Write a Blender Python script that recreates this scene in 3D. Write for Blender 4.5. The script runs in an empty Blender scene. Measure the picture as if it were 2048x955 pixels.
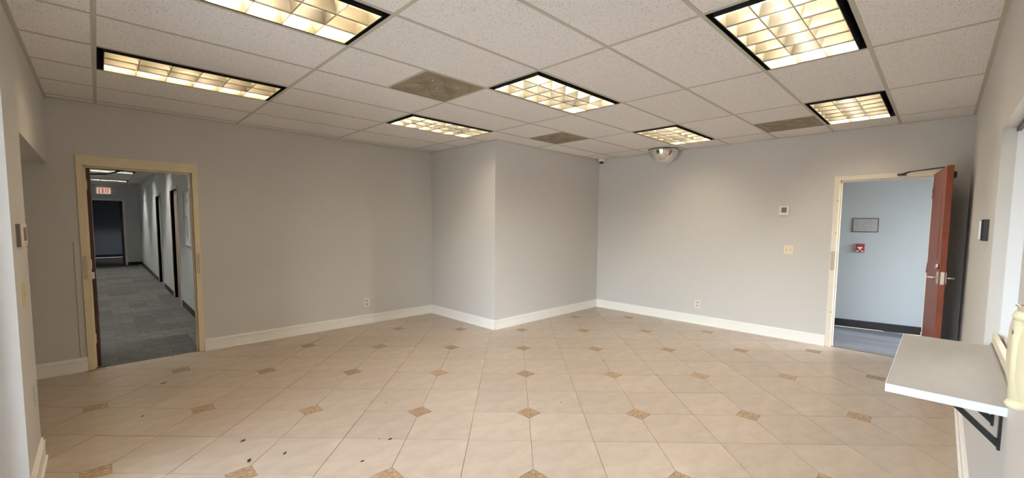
import bpy, bmesh, math, random
from mathutils import Vector, Matrix

random.seed(7)
S = bpy.context.scene
C = S.collection
ZC = 2.709                      # ceiling height, metres
XL, XR, YW, YB = -1.575, 5.38, -1.80, 4.42      # room: left, right, near (reception) and back walls
BX, BY = 2.80, 2.83             # convex corner of the boxed-out wall block
U, V = 1.2192, 0.6096           # ceiling module

# ---------------------------------------------------------------- camera
yaw, pitch, roll = 0.798, -0.071, 0.008
fwd = Vector((math.cos(yaw)*math.cos(pitch), math.sin(yaw)*math.cos(pitch), math.sin(pitch)))
rgt = Vector((math.sin(yaw), -math.cos(yaw), 0.0))
up = rgt.cross(fwd)
r2 = math.cos(roll)*rgt + math.sin(roll)*up
u2 = -math.sin(roll)*rgt + math.cos(roll)*up
cam_data = bpy.data.cameras.new('camera')
cam = bpy.data.objects.new('camera', cam_data); C.objects.link(cam)
M = Matrix((( r2.x, u2.x, -fwd.x, -1.253), (r2.y, u2.y, -fwd.y, -1.616), (r2.z, u2.z, -fwd.z, 1.541), (0, 0, 0, 1)))
cam.matrix_world = M
cam_data.sensor_fit = 'HORIZONTAL'; cam_data.sensor_width = 36.0
cam_data.lens = 842.28*36.0/2048.0
cam_data.shift_x = (1024.0-1017.83)/2048.0
cam_data.shift_y = (505.84-477.5)/2048.0
cam_data.clip_start = 0.02; cam_data.clip_end = 200
S.camera = cam

# ---------------------------------------------------------------- sky, exposure
W = bpy.data.worlds.new('sky'); S.world = W; W.use_nodes = True
wn = W.node_tree.nodes; wl = W.node_tree.links; wn.clear()
sky = wn.new('ShaderNodeTexSky'); sky.sky_type = 'NISHITA'; sky.sun_disc = False
sky.sun_elevation = math.radians(40); sky.sun_rotation = math.radians(120)
sky.air_density = 1.0; sky.dust_density = 3.0
bg = wn.new('ShaderNodeBackground'); bg.inputs['Strength'].default_value = 4.0
wo = wn.new('ShaderNodeOutputWorld')
hs = wn.new('ShaderNodeHueSaturation'); hs.inputs['Saturation'].default_value = 0.55      # hazy, overcast sky
wl.new(sky.outputs[0], hs.inputs['Color']); wl.new(hs.outputs[0], bg.inputs[0]); wl.new(bg.outputs[0], wo.inputs[0])
S.view_settings.view_transform = 'Standard'; S.view_settings.look = 'None'
S.view_settings.exposure = 0.34; S.view_settings.gamma = 1.0; S.view_settings.use_curve_mapping = False
S.cycles.use_denoising = True
S.cycles.max_bounces = 10; S.cycles.diffuse_bounces = 6; S.cycles.glossy_bounces = 4
S.cycles.transparent_max_bounces = 8
S.cycles.sample_clamp_indirect = 6.0
TUBE = 38.0                     # strength of the ceiling lamps
TUBE_COL = (1.0, 0.87, 0.70)

def portal(name, loc, rot, sx, sy):
    d = bpy.data.lights.new(name, 'AREA'); d.shape = 'RECTANGLE'; d.size = sx; d.size_y = sy
    d.cycles.is_portal = True
    o = bpy.data.objects.new(name, d); o.location = loc; o.rotation_euler = rot; C.objects.link(o)
portal('daylight_window_portal', (-1.80, 0.27, 1.15), (0, -math.pi/2, 0), 2.2, 2.9)   # in the storefront window, facing the room (+X)
portal('daylight_corridor_portal', (6.0, 3.42, 1.32), (math.pi/2, 0, math.pi), 1.4, 2.0)
portal('daylight_corridor_portal', (6.35, -3.05, 1.32), (math.pi/2, 0, 0), 1.9, 2.0)  # in the added second corridor window, facing -Y

# ---------------------------------------------------------------- materials
def mat(name, col, rough=0.5, metal=0.0, spec=0.5, bump=None, mottle=None, rand=0.0, coat=0.0, emit=None, speck=None):
    m = bpy.data.materials.new(name); m.use_nodes = True
    nt = m.node_tree; n = nt.nodes; l = nt.links
    b = n['Principled BSDF']
    b.inputs['Base Color'].default_value = (*col, 1); b.inputs['Roughness'].default_value = rough
    b.inputs['Metallic'].default_value = metal; b.inputs['Specular IOR Level'].default_value = spec
    b.inputs['Coat Weight'].default_value = coat; b.inputs['Coat Roughness'].default_value = 0.08
    tc = n.new('ShaderNodeTexCoord')
    src = None
    def tonode(): return tc.outputs['Object']
    if mottle:                      # (scale, amount 0..1, stretch)
        sc, am = mottle[0], mottle[1]
        mp = n.new('ShaderNodeMapping'); mp.inputs['Scale'].default_value = mottle[2] if len(mottle) > 2 else (1, 1, 1)
        l.new(tonode(), mp.inputs[0])
        nz = n.new('ShaderNodeTexNoise'); nz.inputs['Scale'].default_value = sc; nz.inputs['Detail'].default_value = 5; nz.inputs['Roughness'].default_value = 0.6
        l.new(mp.outputs[0], nz.inputs['Vector'])
        rp = n.new('ShaderNodeValToRGB'); rp.color_ramp.elements[0].position = 0.3; rp.color_ramp.elements[1].position = 0.7
        c2 = mottle[3] if len(mottle) > 3 else tuple(c*(1-am) for c in col)
        rp.color_ramp.elements[0].color = (*c2, 1); rp.color_ramp.elements[1].color = (*col, 1)
        l.new(nz.outputs['Fac'], rp.inputs[0]); src = rp.outputs[0]
    if speck:                       # (scale, threshold, colour)
        vz = n.new('ShaderNodeTexNoise'); vz.inputs['Scale'].default_value = speck[0]; vz.inputs['Detail'].default_value = 2
        l.new(tonode(), vz.inputs['Vector'])
        r3 = n.new('ShaderNodeValToRGB'); r3.color_ramp.elements[0].position = speck[1]; r3.color_ramp.elements[1].position = speck[1]+0.03
        r3.color_ramp.elements[0].color = (0, 0, 0, 1); r3.color_ramp.elements[1].color = (1, 1, 1, 1)
        l.new(vz.outputs['Fac'], r3.inputs[0])
        mx = n.new('ShaderNodeMix'); mx.data_type = 'RGBA'
        l.new(r3.outputs[0], mx.inputs['Factor'])
        if src: l.new(src, mx.inputs['A'])
        else: mx.inputs['A'].default_value = (*col, 1)
        mx.inputs['B'].default_value = (*speck[2], 1); src = mx.outputs['Result']
    if rand:
        oi = n.new('ShaderNodeObjectInfo'); mr = n.new('ShaderNodeMapRange')
        mr.inputs['To Min'].default_value = 1-rand; mr.inputs['To Max'].default_value = 1+rand
        l.new(oi.outputs['Random'], mr.inputs['Value'])
        hs = n.new('ShaderNodeHueSaturation'); l.new(mr.outputs[0], hs.inputs['Value'])
        if src: l.new(src, hs.inputs['Color'])
        else: hs.inputs['Color'].default_value = (*col, 1)
        src = hs.outputs[0]
    if src: l.new(src, b.inputs['Base Color'])
    if bump:                        # (scale, strength)
        bz = n.new('ShaderNodeTexNoise'); bz.inputs['Scale'].default_value = bump[0]; bz.inputs['Detail'].default_value = 2
        l.new(tonode(), bz.inputs['Vector'])
        bp = n.new('ShaderNodeBump'); bp.inputs['Strength'].default_value = bump[1]; bp.inputs['Distance'].default_value = 0.002
        l.new(bz.outputs['Fac'], bp.inputs['Height']); l.new(bp.outputs[0], b.inputs['Normal'])
    if emit:
        b.inputs['Emission Color'].default_value = (*emit[0], 1); b.inputs['Emission Strength'].default_value = emit[1]
    return m

PAINT = (0.60, 0.585, 0.555)
m_wall = mat('grey_wall_paint', PAINT, 0.55, bump=(160, 0.35))
m_hallwall = mat('hall_wall_paint', (0.62, 0.64, 0.64), 0.5, bump=(160, 0.25))
m_bluewall = mat('corridor_wall_paint', (0.36, 0.39, 0.395), 0.5, bump=(120, 0.3))
m_white = mat('white_trim_paint', (0.87, 0.85, 0.80), 0.35)
m_cream = mat('cream_metal_frame', (0.78, 0.67, 0.46), 0.35, bump=(30, 0.1), mottle=(6, 0.10))
m_cream_r = mat('pale_cream_metal_frame', (0.80, 0.73, 0.60), 0.35, mottle=(6, 0.08))
m_panel = mat('ceiling_panel', (0.82, 0.80, 0.775), 0.9, speck=(150, 0.635, (0.28, 0.25, 0.22)), bump=(90, 0.5), rand=0.02)
m_bar = mat('ceiling_bar', (0.50, 0.485, 0.39), 0.5)
m_black = mat('black_slot', (0.008, 0.008, 0.008), 0.7)
m_refl = mat('lamp_reflector', (0.92, 0.90, 0.86), 0.4)
m_louv = mat('louver_aluminium', (0.57, 0.54, 0.46), 0.38, metal=0.9)
def tube_mat(name, k, col=TUBE_COL): return mat(name, (0.9, 0.9, 0.9), 0.5, emit=(col, TUBE*k))
m_tube = tube_mat('lamp_tube', 1.0)
m_tube_dim = tube_mat('lamp_tube_dim', 0.48, (1.0, 0.80, 0.56))
m_tube_hall = tube_mat('lamp_tube_hall', 3.2, (1.0, 0.97, 0.92))
m_vent = mat('tan_vent_metal', (0.31, 0.255, 0.17), 0.55, mottle=(5, 0.25))
m_tile = mat('beige_floor_tile', (0.475, 0.405, 0.325), 0.31, mottle=(5.0, 0.17, (1, 1.8, 1), (0.385, 0.315, 0.245)), rand=0.05, bump=(14, 0.12))
m_insert = mat('speckled_insert', (0.52, 0.38, 0.235), 0.4, mottle=(30, 0.4, (1, 2.0, 1), (0.13, 0.065, 0.03)), rand=0.15)
m_grout = mat('grout', (0.16, 0.12, 0.09), 0.9, mottle=(1.3, 0.5, (1, 1, 1), (0.40, 0.33, 0.26)))
m_speck = mat('dark_stain', (0.03, 0.022, 0.02), 0.5)
m_carpet = mat('grey_carpet', (0.105, 0.104, 0.098), 0.95, mottle=(5, 0.4, (1.5, 1, 1)), rand=0.22, bump=(200, 0.6), spec=0.1)
m_plank = mat('grey_vinyl_plank', (0.22, 0.225, 0.245), 0.35, mottle=(6, 0.5, (9, 1, 1)), rand=0.25)
m_blackbase = mat('black_baseboard', (0.012, 0.012, 0.013), 0.35)
m_mahog = mat('mahogany', (0.27, 0.065, 0.032), 0.42, spec=0.3, mottle=(5, 0.45, (14, 14, 1.2)))
m_darkwood = mat('dark_brown_wood', (0.075, 0.022, 0.013), 0.35, mottle=(5, 0.4, (14, 14, 1.2)))
m_brown = mat('hall_door_brown', (0.30, 0.235, 0.20), 0.45)
m_greydoor = mat('hall_door_grey', (0.22, 0.22, 0.215), 0.5)
m_chrome = mat('chrome', (0.85, 0.84, 0.82), 0.06, metal=1.0)
m_steel = mat('satin_steel', (0.72, 0.68, 0.60), 0.28, metal=1.0)
m_bronze = mat('dark_bronze', (0.06, 0.045, 0.035), 0.35, metal=0.6)
m_ivory = mat('ivory_plastic', (0.76, 0.68, 0.52), 0.4)
m_gold = mat('yellowed_plastic', (0.66, 0.52, 0.24), 0.35)
m_almond = mat('almond_plastic', (0.78, 0.70, 0.58), 0.4)
m_whitepl = mat('white_plastic', (0.85, 0.84, 0.80), 0.35)
m_greypl = mat('grey_plastic', (0.14, 0.12, 0.11), 0.45)
m_blackpl = mat('black_plastic', (0.012, 0.012, 0.014), 0.25)
m_screen = mat('dark_screen', (0.05, 0.045, 0.07), 0.15)
m_lam = mat('grey_laminate', (0.40, 0.395, 0.375), 0.42, mottle=(9, 0.10, (1, 3, 1)))
m_lamedge = mat('daylit_laminate_edge', (0.66, 0.71, 0.76), 0.3)  # bluish daylight on the shelf edge is put into this colour
m_red = mat('red_plastic', (0.22, 0.015, 0.02), 0.3)
m_redletter = mat("red_letter", (0.62, 0.02, 0.01), 0.5, emit=((1.0, 0.06, 0.02), 0.22))
m_exit = mat('exit_face', (0.88, 0.80, 0.72), 0.4, emit=((1.0, 0.78, 0.64), 0.40))
m_paper = mat('printed_sheet', (0.86, 0.87, 0.92), 0.6, mottle=(38, 0.2))
m_sheet = mat('white_notice', (0.80, 0.82, 0.80), 0.5, speck=(30, 0.56, (0.35, 0.36, 0.36)))
m_navy = mat('dark_picture_frame', (0.03, 0.035, 0.05), 0.35)
m_phone = mat('cream_phone_plastic', (0.74, 0.68, 0.46), 0.3)
m_maroon = mat('maroon_rubber', (0.12, 0.03, 0.03), 0.5)
m_blob = mat('stone_ground_outside', (0.30, 0.29, 0.27), 0.9)
m_alum = mat('white_window_aluminium', (0.82, 0.84, 0.86), 0.35)
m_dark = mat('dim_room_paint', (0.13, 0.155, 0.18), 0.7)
m_line = mat('painted_wire_cover', (0.30, 0.29, 0.27), 0.6)
m_taupe = mat('worn_paint', (0.52, 0.46, 0.36), 0.5)

def glass(name, gloss=0.08):
    m = bpy.data.materials.new(name); m.use_nodes = True
    n = m.node_tree.nodes; l = m.node_tree.links; n.clear()
    t = n.new('ShaderNodeBsdfTransparent'); g = n.new('ShaderNodeBsdfGlossy'); g.inputs['Roughness'].default_value = 0.02
    fr = n.new('ShaderNodeFresnel'); fr.inputs['IOR'].default_value = 1.5
    mx = n.new('ShaderNodeMixShader'); o = n.new('ShaderNodeOutputMaterial')
    l.new(fr.outputs[0], mx.inputs[0]); l.new(t.outputs[0], mx.inputs[1]); l.new(g.outputs[0], mx.inputs[2]); l.new(mx.outputs[0], o.inputs[0])
    return m
m_glass = glass('clear_glass')

# ---------------------------------------------------------------- helpers
def link(o, parent=None):
    C.objects.link(o)
    if parent is not None: o.parent = parent
    return o
def boxes(bm, lst):
    for (x0, y0, z0, x1, y1, z1) in lst:
        vs = [bm.verts.new(p) for p in ((x0,y0,z0),(x1,y0,z0),(x1,y1,z0),(x0,y1,z0),(x0,y0,z1),(x1,y0,z1),(x1,y1,z1),(x0,y1,z1))]
        for f in ((0,3,2,1),(4,5,6,7),(0,1,5,4),(1,2,6,5),(2,3,7,6),(3,0,4,7)): bm.faces.new([vs[i] for i in f])
def mesh_obj(name, bm, m, parent=None, bev=0.0, seg=1, smooth=False):
    if bev: bmesh.ops.bevel(bm, geom=bm.edges[:], offset=bev, segments=seg, affect='EDGES', profile=0.5)
    bmesh.ops.recalc_face_normals(bm, faces=bm.faces[:])
    me = bpy.data.meshes.new(name); bm.to_mesh(me); bm.free()
    if isinstance(m, (list, tuple)):
        for k in m: me.materials.append(k)
    else: me.materials.append(m)
    if smooth:
        for p in me.polygons: p.use_smooth = True
    return link(bpy.data.objects.new(name, me), parent)
def box(name, lst, m, parent=None, bev=0.0, seg=1):
    if isinstance(lst[0], (int, float)): lst = [lst]
    bm = bmesh.new(); boxes(bm, lst)
    return mesh_obj(name, bm, m, parent, bev, seg)
def prism(name, pts, z0, z1, m, parent=None, axis='z', chamfer=0.0):
    """pts: polygon in the two other axes; extruded along axis."""
    bm = bmesh.new(); _prism(bm, pts, z0, z1, axis)
    return mesh_obj(name, bm, m, parent)
def _prism(bm, pts, z0, z1, axis='z'):
    f = {'z': lambda a, b, c: (a, b, c), 'x': lambda a, b, c: (c, a, b), 'y': lambda a, b, c: (a, c, b)}[axis]
    lo = [bm.verts.new(f(a, b, z0)) for a, b in pts]; hi = [bm.verts.new(f(a, b, z1)) for a, b in pts]
    n = len(pts)
    bm.faces.new(lo[::-1]); bm.faces.new(hi)
    for i in range(n): bm.faces.new((lo[i], lo[(i+1) % n], hi[(i+1) % n], hi[i]))
def tube(bm, a, b, r, n=10, r1=None):
    a = Vector(a); b = Vector(b); d = (b-a); q = d.to_track_quat('Z', 'Y').to_matrix(); r1 = r if r1 is None else r1
    A = [bm.verts.new(a+q@Vector((r*math.cos(t), r*math.sin(t), 0))) for t in [2*math.pi*i/n for i in range(n)]]
    B = [bm.verts.new(b+q@Vector((r1*math.cos(t), r1*math.sin(t), 0))) for t in [2*math.pi*i/n for i in range(n)]]
    bm.faces.new(A[::-1]); bm.faces.new(B)
    for i in range(n): bm.faces.new((A[i], A[(i+1) % n], B[(i+1) % n], B[i]))
def tubes(name, segs, m, parent=None, n=10):
    bm = bmesh.new()
    for s in segs: tube(bm, s[0], s[1], s[2], n)
    o = mesh_obj(name, bm, m, parent)
    for p in o.data.polygons: p.use_smooth = len(p.vertices) == 4
    return o
def ring(name, R, r, m, parent=None, loc=(0,0,0), n=28, k=6, sx=1, sy=1):
    bm = bmesh.new(); rows = []
    for i in range(n):
        t = 2*math.pi*i/n; row = []
        for j in range(k):
            p = 2*math.pi*j/k; rr = R+r*math.cos(p)
            row.append(bm.verts.new((loc[0]+rr*math.cos(t)*sx, loc[1]+rr*math.sin(t)*sy, loc[2]+r*math.sin(p))))
        rows.append(row)
    for i in range(n):
        for j in range(k):
            bm.faces.new((rows[i][j], rows[(i+1) % n][j], rows[(i+1) % n][(j+1) % k], rows[i][(j+1) % k]))
    return mesh_obj(name, bm, m, parent, smooth=True)
def lathe(name, prof, m, parent=None, n=40, loc=(0,0,0), smooth=True, axis='z'):
    bm = bmesh.new(); rows = []
    for (r, z) in prof:
        if r < 1e-6: rows.append([bm.verts.new((loc[0], loc[1], loc[2]+z))])
        else: rows.append([bm.verts.new((loc[0]+r*math.cos(2*math.pi*i/n), loc[1]+r*math.sin(2*math.pi*i/n), loc[2]+z)) for i in range(n)])
    for a, b in zip(rows[:-1], rows[1:]):
        for i in range(n):
            if len(a) == 1: bm.faces.new((a[0], b[i], b[(i+1) % n]))
            elif len(b) == 1: bm.faces.new((a[i], a[(i+1) % n], b[0]))
            else: bm.faces.new((a[i], a[(i+1) % n], b[(i+1) % n], b[i]))
    return mesh_obj(name, bm, m, parent, smooth=smooth)
def tag(o, label=None, cat=None, group=None, kind=None):
    if label: o['label'] = label
    if cat: o['category'] = cat
    if group: o['group'] = group
    if kind: o['kind'] = kind
    return o
def empty(name, loc=(0,0,0), rz=0.0):
    o = bpy.data.objects.new(name, None); o.location = loc; o.rotation_euler = (0, 0, rz); o.empty_display_size = 0.05
    return link(o)
def copy_tree(o, parent=None):
    c = o.copy(); C.objects.link(c)
    if parent is not None: c.parent = parent
    for ch in list(o.children): copy_tree(ch, c)
    return c
def struct(o): o['kind'] = 'structure'; return o
def clip(poly, x0, y0, x1, y1):
    def cut(P, inside, inter):
        out = []
        for i in range(len(P)):
            a, b = P[i], P[(i+1) % len(P)]; ia, ib = inside(a), inside(b)
            if ia: out.append(a)
            if ia != ib: out.append(inter(a, b))
        return out
    def ix(x): return lambda a, b: (x, a[1]+(b[1]-a[1])*(x-a[0])/(b[0]-a[0]))
    def iy(y): return lambda a, b: (a[0]+(b[0]-a[0])*(y-a[1])/(b[1]-a[1]), y)
    for ins, it in ((lambda p: p[0] >= x0, ix(x0)), (lambda p: p[0] <= x1, ix(x1)), (lambda p: p[1] >= y0, iy(y0)), (lambda p: p[1] <= y1, iy(y1))):
        poly = cut(poly, ins, it)
        if len(poly) < 3: return []
    A = 0.5*abs(sum(poly[i][0]*poly[(i+1) % len(poly)][1]-poly[(i+1) % len(poly)][0]*poly[i][1] for i in range(len(poly))))
    return poly if A > 4e-4 else []
def dedupe(P):
    out = []
    for p in P:
        if not out or (abs(p[0]-out[-1][0])+abs(p[1]-out[-1][1])) > 1e-4: out.append(p)
    if len(out) > 1 and (abs(out[0][0]-out[-1][0])+abs(out[0][1]-out[-1][1])) < 1e-4: out.pop()
    return out

# ================================================================ SETTING
TOP = ZC+0.28
# door openings (outer edge of frame)
LD = (-1.387, -0.405, 2.185)     # left door: x0, x1, top
RD = (-1.58, -0.645, 2.155)     # right door: y0, y1, top
PASS_Y, PASS_Z = 2.36, 2.075     # open passage in the left wall
WIN = (-1.25, 1.74, 0.0, 2.25)   # storefront window in the left wall
REC = (0.86, 2.00, 0.93, 2.03)   # reception hatch

# walls
struct(box('wall_back', [(-3.2, YB, 0, LD[0], YB+0.15, TOP), (LD[0], YB, LD[2], LD[1], YB+0.15, TOP), (LD[1], YB, 0, BX, YB+0.15, TOP)], m_wall))
struct(box('wall_recess', [(BX, BY, 0, BX+0.15, YB+0.15, TOP), (BX+0.15, BY, 0, XR, BY+0.15, TOP)], m_wall))
struct(box('wall_right', [(XR, RD[1], 0, XR+0.15, BY+0.15, TOP), (XR, RD[0], RD[2], XR+0.15, RD[1], TOP), (XR, YW-0.15, 0, XR+0.15, RD[0], TOP)], m_wall))
struct(box('wall_front', [(XL-0.2, YW-0.15, 0, REC[0], YW, TOP), (REC[0], YW-0.15, 0, REC[1], YW, REC[2]), (REC[0], YW-0.15, REC[3], REC[1], YW, TOP), (REC[1], YW-0.15, 0, XR, YW, TOP)], m_wall))
struct(box('wall_left', [(XL-0.2, YW, 0, XL, WIN[0], TOP), (XL-0.2, WIN[0], WIN[3], XL, WIN[1], TOP), (XL-0.2, WIN[1], 0, XL, PASS_Y, TOP), (XL-0.2, PASS_Y, PASS_Z, XL, YB, TOP)], m_wall))
# passage behind the left wall
struct(box('wall_passage', [(-3.35, PASS_Y-0.15, 0, -3.2, YB+0.15, TOP), (-3.2, PASS_Y-0.15, 0, XL-0.2, PASS_Y, TOP)], m_wall))
# hall behind the left door
HX0, HX1, HY0, HY1 = -2.1, -0.2, YB+0.15, 17.9
d1, d2 = (10.92, 11.96, 2.12), (8.03, 9.07, 2.12)
ED = (-1.48, -0.62, 2.19)
struct(box('wall_hall_right', [(HX1, HY0, 0, HX1+0.15, d2[0], TOP), (HX1, d2[0], d2[2], HX1+0.15, d2[1], TOP), (HX1, d2[1], 0, HX1+0.15, d1[0], TOP), (HX1, d1[0], d1[2], HX1+0.15, d1[1], TOP), (HX1, d1[1], 0, HX1+0.15, HY1+0.15, TOP)], m_hallwall))
struct(box('wall_hall_left', (HX0-0.15, HY0, 0, HX0, HY1+0.15, TOP), m_hallwall))
struct(box('wall_hall_end', [(HX0, HY1, 0, ED[0], HY1+0.15, TOP), (ED[0], HY1, ED[2], ED[1], HY1+0.15, TOP), (ED[1], HY1, 0, HX1, HY1+0.15, TOP)], m_hallwall))
struct(box('wall_hall_near', [(HX0-0.15, YB+0.15, 0, HX0, HY0+0.01, TOP)], m_hallwall))
struct(box('wall_dark_room', [(-3.2, 22.4, 0, 1.2, 22.5, TOP), (-3.3, 18.05, 0, -3.2, 22.4, TOP), (1.2, 18.05, 0, 1.3, 19.2, TOP), (1.2, 20.6, 0, 1.3, 22.4, TOP), (1.2, 19.2, 0, 1.3, 20.6, 1.0), (1.2, 19.2, 1.25, 1.3, 20.6, TOP), (-3.2, 18.05, 0, -2.25, 18.1, TOP), (-0.05, 18.05, 0, 1.2, 18.1, TOP)], m_dark))  # low slot in the side wall is added to let a little daylight in
# corridor behind the right door: its far wall is set a little askew
CX0 = XR+0.15
def cor(y): return 6.93-(y+0.7)*0.16
struct(prism('wall_corridor', [(cor(3.4), 3.4), (cor(-3.0), -3.0), (cor(-3.0)+0.15, -3.0), (cor(3.4)+0.15, 3.4)], 0, TOP, m_bluewall))
struct(box('wall_corridor_end', [(CX0-0.15, -3.15, 2.35, cor(-3.0)+0.15, -3.0, TOP), (CX0-0.15, -3.15, 0, cor(-3.0)+0.15, -3.0, 0.3), (CX0-0.15, 3.4, 2.35, cor(3.4)+0.15, 3.5, TOP), (CX0-0.15, 3.4, 0, cor(3.4)+0.15, 3.5, 0.3)], m_bluewall))
struct(box('wall_corridor_side', [(XR, BY+0.15, 0, CX0, 3.4, TOP), (XR, -3.0, 0, CX0, YW-0.15, TOP)], m_bluewall))
# office behind the reception hatch
struct(box('wall_office', [(-1.7, -4.6, 0, XR, -4.5, TOP), (-1.8, -4.5, 0, -1.7, YW-0.15, TOP)], m_wall))

# floor: a grout bed that carries every tile
def poly_bed(name, rects, z0, z1, m):
    return struct(box(name, [(a, b, z0, c, d, z1) for a, b, c, d in rects], m))
floor = poly_bed('floor', [(XL-0.2, YW-0.15, XR+0.05, YB+0.04), (-3.2, PASS_Y, XL-0.2, YB), (XR+0.05, BY, XR+0.15, BY+0.1)], -0.12, -0.004, m_grout)
office_floor = struct(box('floor_office', (-1.7, -4.5, -0.12, XR, YW-0.15, 0), m_lam))
TS = 0.4465; A45 = -0.7820
ca, sa = math.cos(A45), math.sin(A45)
OX, OY = 0.573, 0.021
def fw(a, b): return (ca*a*2*TS-sa*b*2*TS+OX, sa*a*2*TS+ca*b*2*TS+OY)    # lattice of inserts
HD = 0.1008                       # half diagonal of an insert
REG = [(XL+0.001, YW+0.001, BX, YB+0.03), (BX, YW+0.001, XR+0.03, BY), (-3.19, PASS_Y+0.001, XL+0.001, YB)]
def local(a, b):                  # metres in the tile axes -> world
    return (ca*a-sa*b+OX, sa*a+ca*b+OY)
def piece(name, pts, m, z=0.0):
    ps = []
    for r in REG:
        q = dedupe(clip(pts, *r))
        if len(q) >= 3: ps.append(q)
    if not ps: return None
    cx = sum(p[0] for p in pts)/len(pts); cy = sum(p[1] for p in pts)/len(pts)
    bm = bmesh.new()
    for q in ps: _prism(bm, [(x-cx, y-cy) for x, y in q], -0.010, z)
    o = mesh_obj(name, bm, m, floor); o.location = (cx, cy, 0)
    return o
g = 0.0018
N = 14
for i in range(-N, N+1):
    for j in range(-N, N+1):
        x0, x1, y0, y1 = i*TS+g, (i+1)*TS-g, j*TS+g, (j+1)*TS-g
        P = [(x0, y0), (x1, y0), (x1, y1), (x0, y1)]
        # the corner that touches an insert (even, even) is clipped
        ei, ej = (i if i % 2 == 0 else i+1), (j if j % 2 == 0 else j+1)
        cxx, cyy = ei*TS, ej*TS; k = HD+g*1.4
        Q = []
        for (x, y) in P:
            if abs(x-cxx) < 0.05 and abs(y-cyy) < 0.05:
                sx = 1 if ei == i else -1; sy = 1 if ej == j else -1
                pa = (cxx+sx*(k-g), y); pb = (x, cyy+sy*(k-g))
                prev = P[P.index((x, y))-1]
                Q += ([pa, pb] if abs(prev[1]-y) < 1e-6 else [pb, pa])
            else: Q.append((x, y))
        dz = random.uniform(-0.0006, 0.0006)
        piece('floor_tile', [local(*p) for p in Q], m_tile, dz)
        if i % 2 == 0 and j % 2 == 0:
            h = HD-g
            piece('tile_insert', [local(i*TS+h, j*TS), local(i*TS, j*TS+h), local(i*TS-h, j*TS), local(i*TS, j*TS-h)], m_insert, 0.0)
for (x, y, a, b, t) in ((0.173, 1.045, 0.016, 0.010, .3), (-0.093, 0.914, 0.013, 0.010, .1), (-1.066, 2.704, 0.012, 0.009, .8), (-0.425, 1.358, 0.022, 0.009, .9), (-0.587, 1.734, 0.020, 0.012, .5), (-0.871, 3.464, 0.030, 0.012, .4), (0.12, 1.10, 0.006, 0.005, 0), (1.547, 0.596, 0.006, 0.005, 0), (-0.62, 1.42, 0.024, 0.010, 1.2), (0.9, 2.2, 0.008, 0.006, 0), (0.45, 1.62, 0.006, 0.005, 0)):
    bm = bmesh.new(); n = 9
    pts = []
    for i in range(n):
        w = 2*math.pi*i/n; rr = random.uniform(0.8, 1.15)
        u_, v_ = a*rr*math.cos(w), b*rr*math.sin(w)
        pts.append((u_*math.cos(t)-v_*math.sin(t), u_*math.sin(t)+v_*math.cos(t)))
    _prism(bm, pts, -0.002, 0.0012)
    o = mesh_obj('dark_spot', bm, m_speck, floor); o.location = (x, y, 0)

# hall carpet tiles
hall_floor = struct(box('floor_hall', [(HX0, YB+0.04, -0.12, HX1+0.15, HY1+0.15, -0.006), (LD[0], YB+0.04, -0.12, LD[1], HY0, -0.006), (-3.2, HY1+0.15, -0.12, 1.2, 22.4, -0.006)], m_carpet))
w = 1.9/4; hk = 0.0008
base = {}
def flat(name, x0, y0, x1, y1, m, parent, z0=-0.01, z1=0.0):
    key = (name, round(x1-x0, 3), round(y1-y0, 3))
    if key not in base:
        bm = bmesh.new(); boxes(bm, [(-(x1-x0)/2, -(y1-y0)/2, z0, (x1-x0)/2, (y1-y0)/2, z1)])
        me = bpy.data.meshes.new(name); bmesh.ops.recalc_face_normals(bm, faces=bm.faces[:]); bm.to_mesh(me); bm.free(); me.materials.append(m); base[key] = me
    o = bpy.data.objects.new(name, base[key]); o.location = ((x0+x1)/2, (y0+y1)/2, 0); link(o, parent); return o
y = YB+0.045; row = 0
while y < HY1:
    y2 = min(y+0.46, HY1)
    xs = [LD[0]+0.07, LD[1]-0.07] if y < HY0-0.1 else [HX0+k*w/1 for k in range(5)]
    if y < HY0-0.1: y2 = HY0
    sh = 0 if row % 2 else 0.0
    for a, b in zip(xs[:-1], xs[1:]):
        if row > 0 and row < 12:                                    # near rows: tiles split into planks of half width
            flat('carpet_tile', a+hk, y+hk, (a+b)/2-hk, y2-hk, m_carpet, hall_floor); flat('carpet_tile', (a+b)/2+hk, y+hk, b-hk, y2-hk, m_carpet, hall_floor)
        else: flat('carpet_tile', a+hk, y+hk, b-hk, y2-hk, m_carpet, hall_floor)
    y = y2; row += 1
# corridor planks
cor_floor = struct(prism('floor_corridor', [(XR+0.05, -3.0), (cor(-3.0), -3.0), (cor(3.4), 3.4), (XR+0.05, 3.4)], -0.12, -0.006, m_blackbase))
x = XR+0.045; k = 0
while x < 7.35:
    yy = -3.0+(k*0.43) % 1.2-1.2
    while yy < 3.4:
        a, b = max(yy, -3.0), min(yy+1.2, 3.4)
        if x < CX0: a, b = max(a, RD[0]+0.06), min(b, RD[1]-0.06)
        P = [(x+0.0006, a+0.0006), (min(x+0.15, 9)-0.0006, a+0.0006), (min(x+0.15, 9)-0.0006, b-0.0006), (x+0.0006, b-0.0006)] if b-a > 0.05 else None
        if P:
            P = [(min(px, cor(py)), py) for px, py in P]
            if P[1][0]-P[0][0] > 0.01 and P[2][0]-P[3][0] > 0.01:
                prism('floor_plank', P, -0.01, 0.0, m_plank, cor_floor)
        yy += 1.2
    x += 0.15; k += 1

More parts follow.
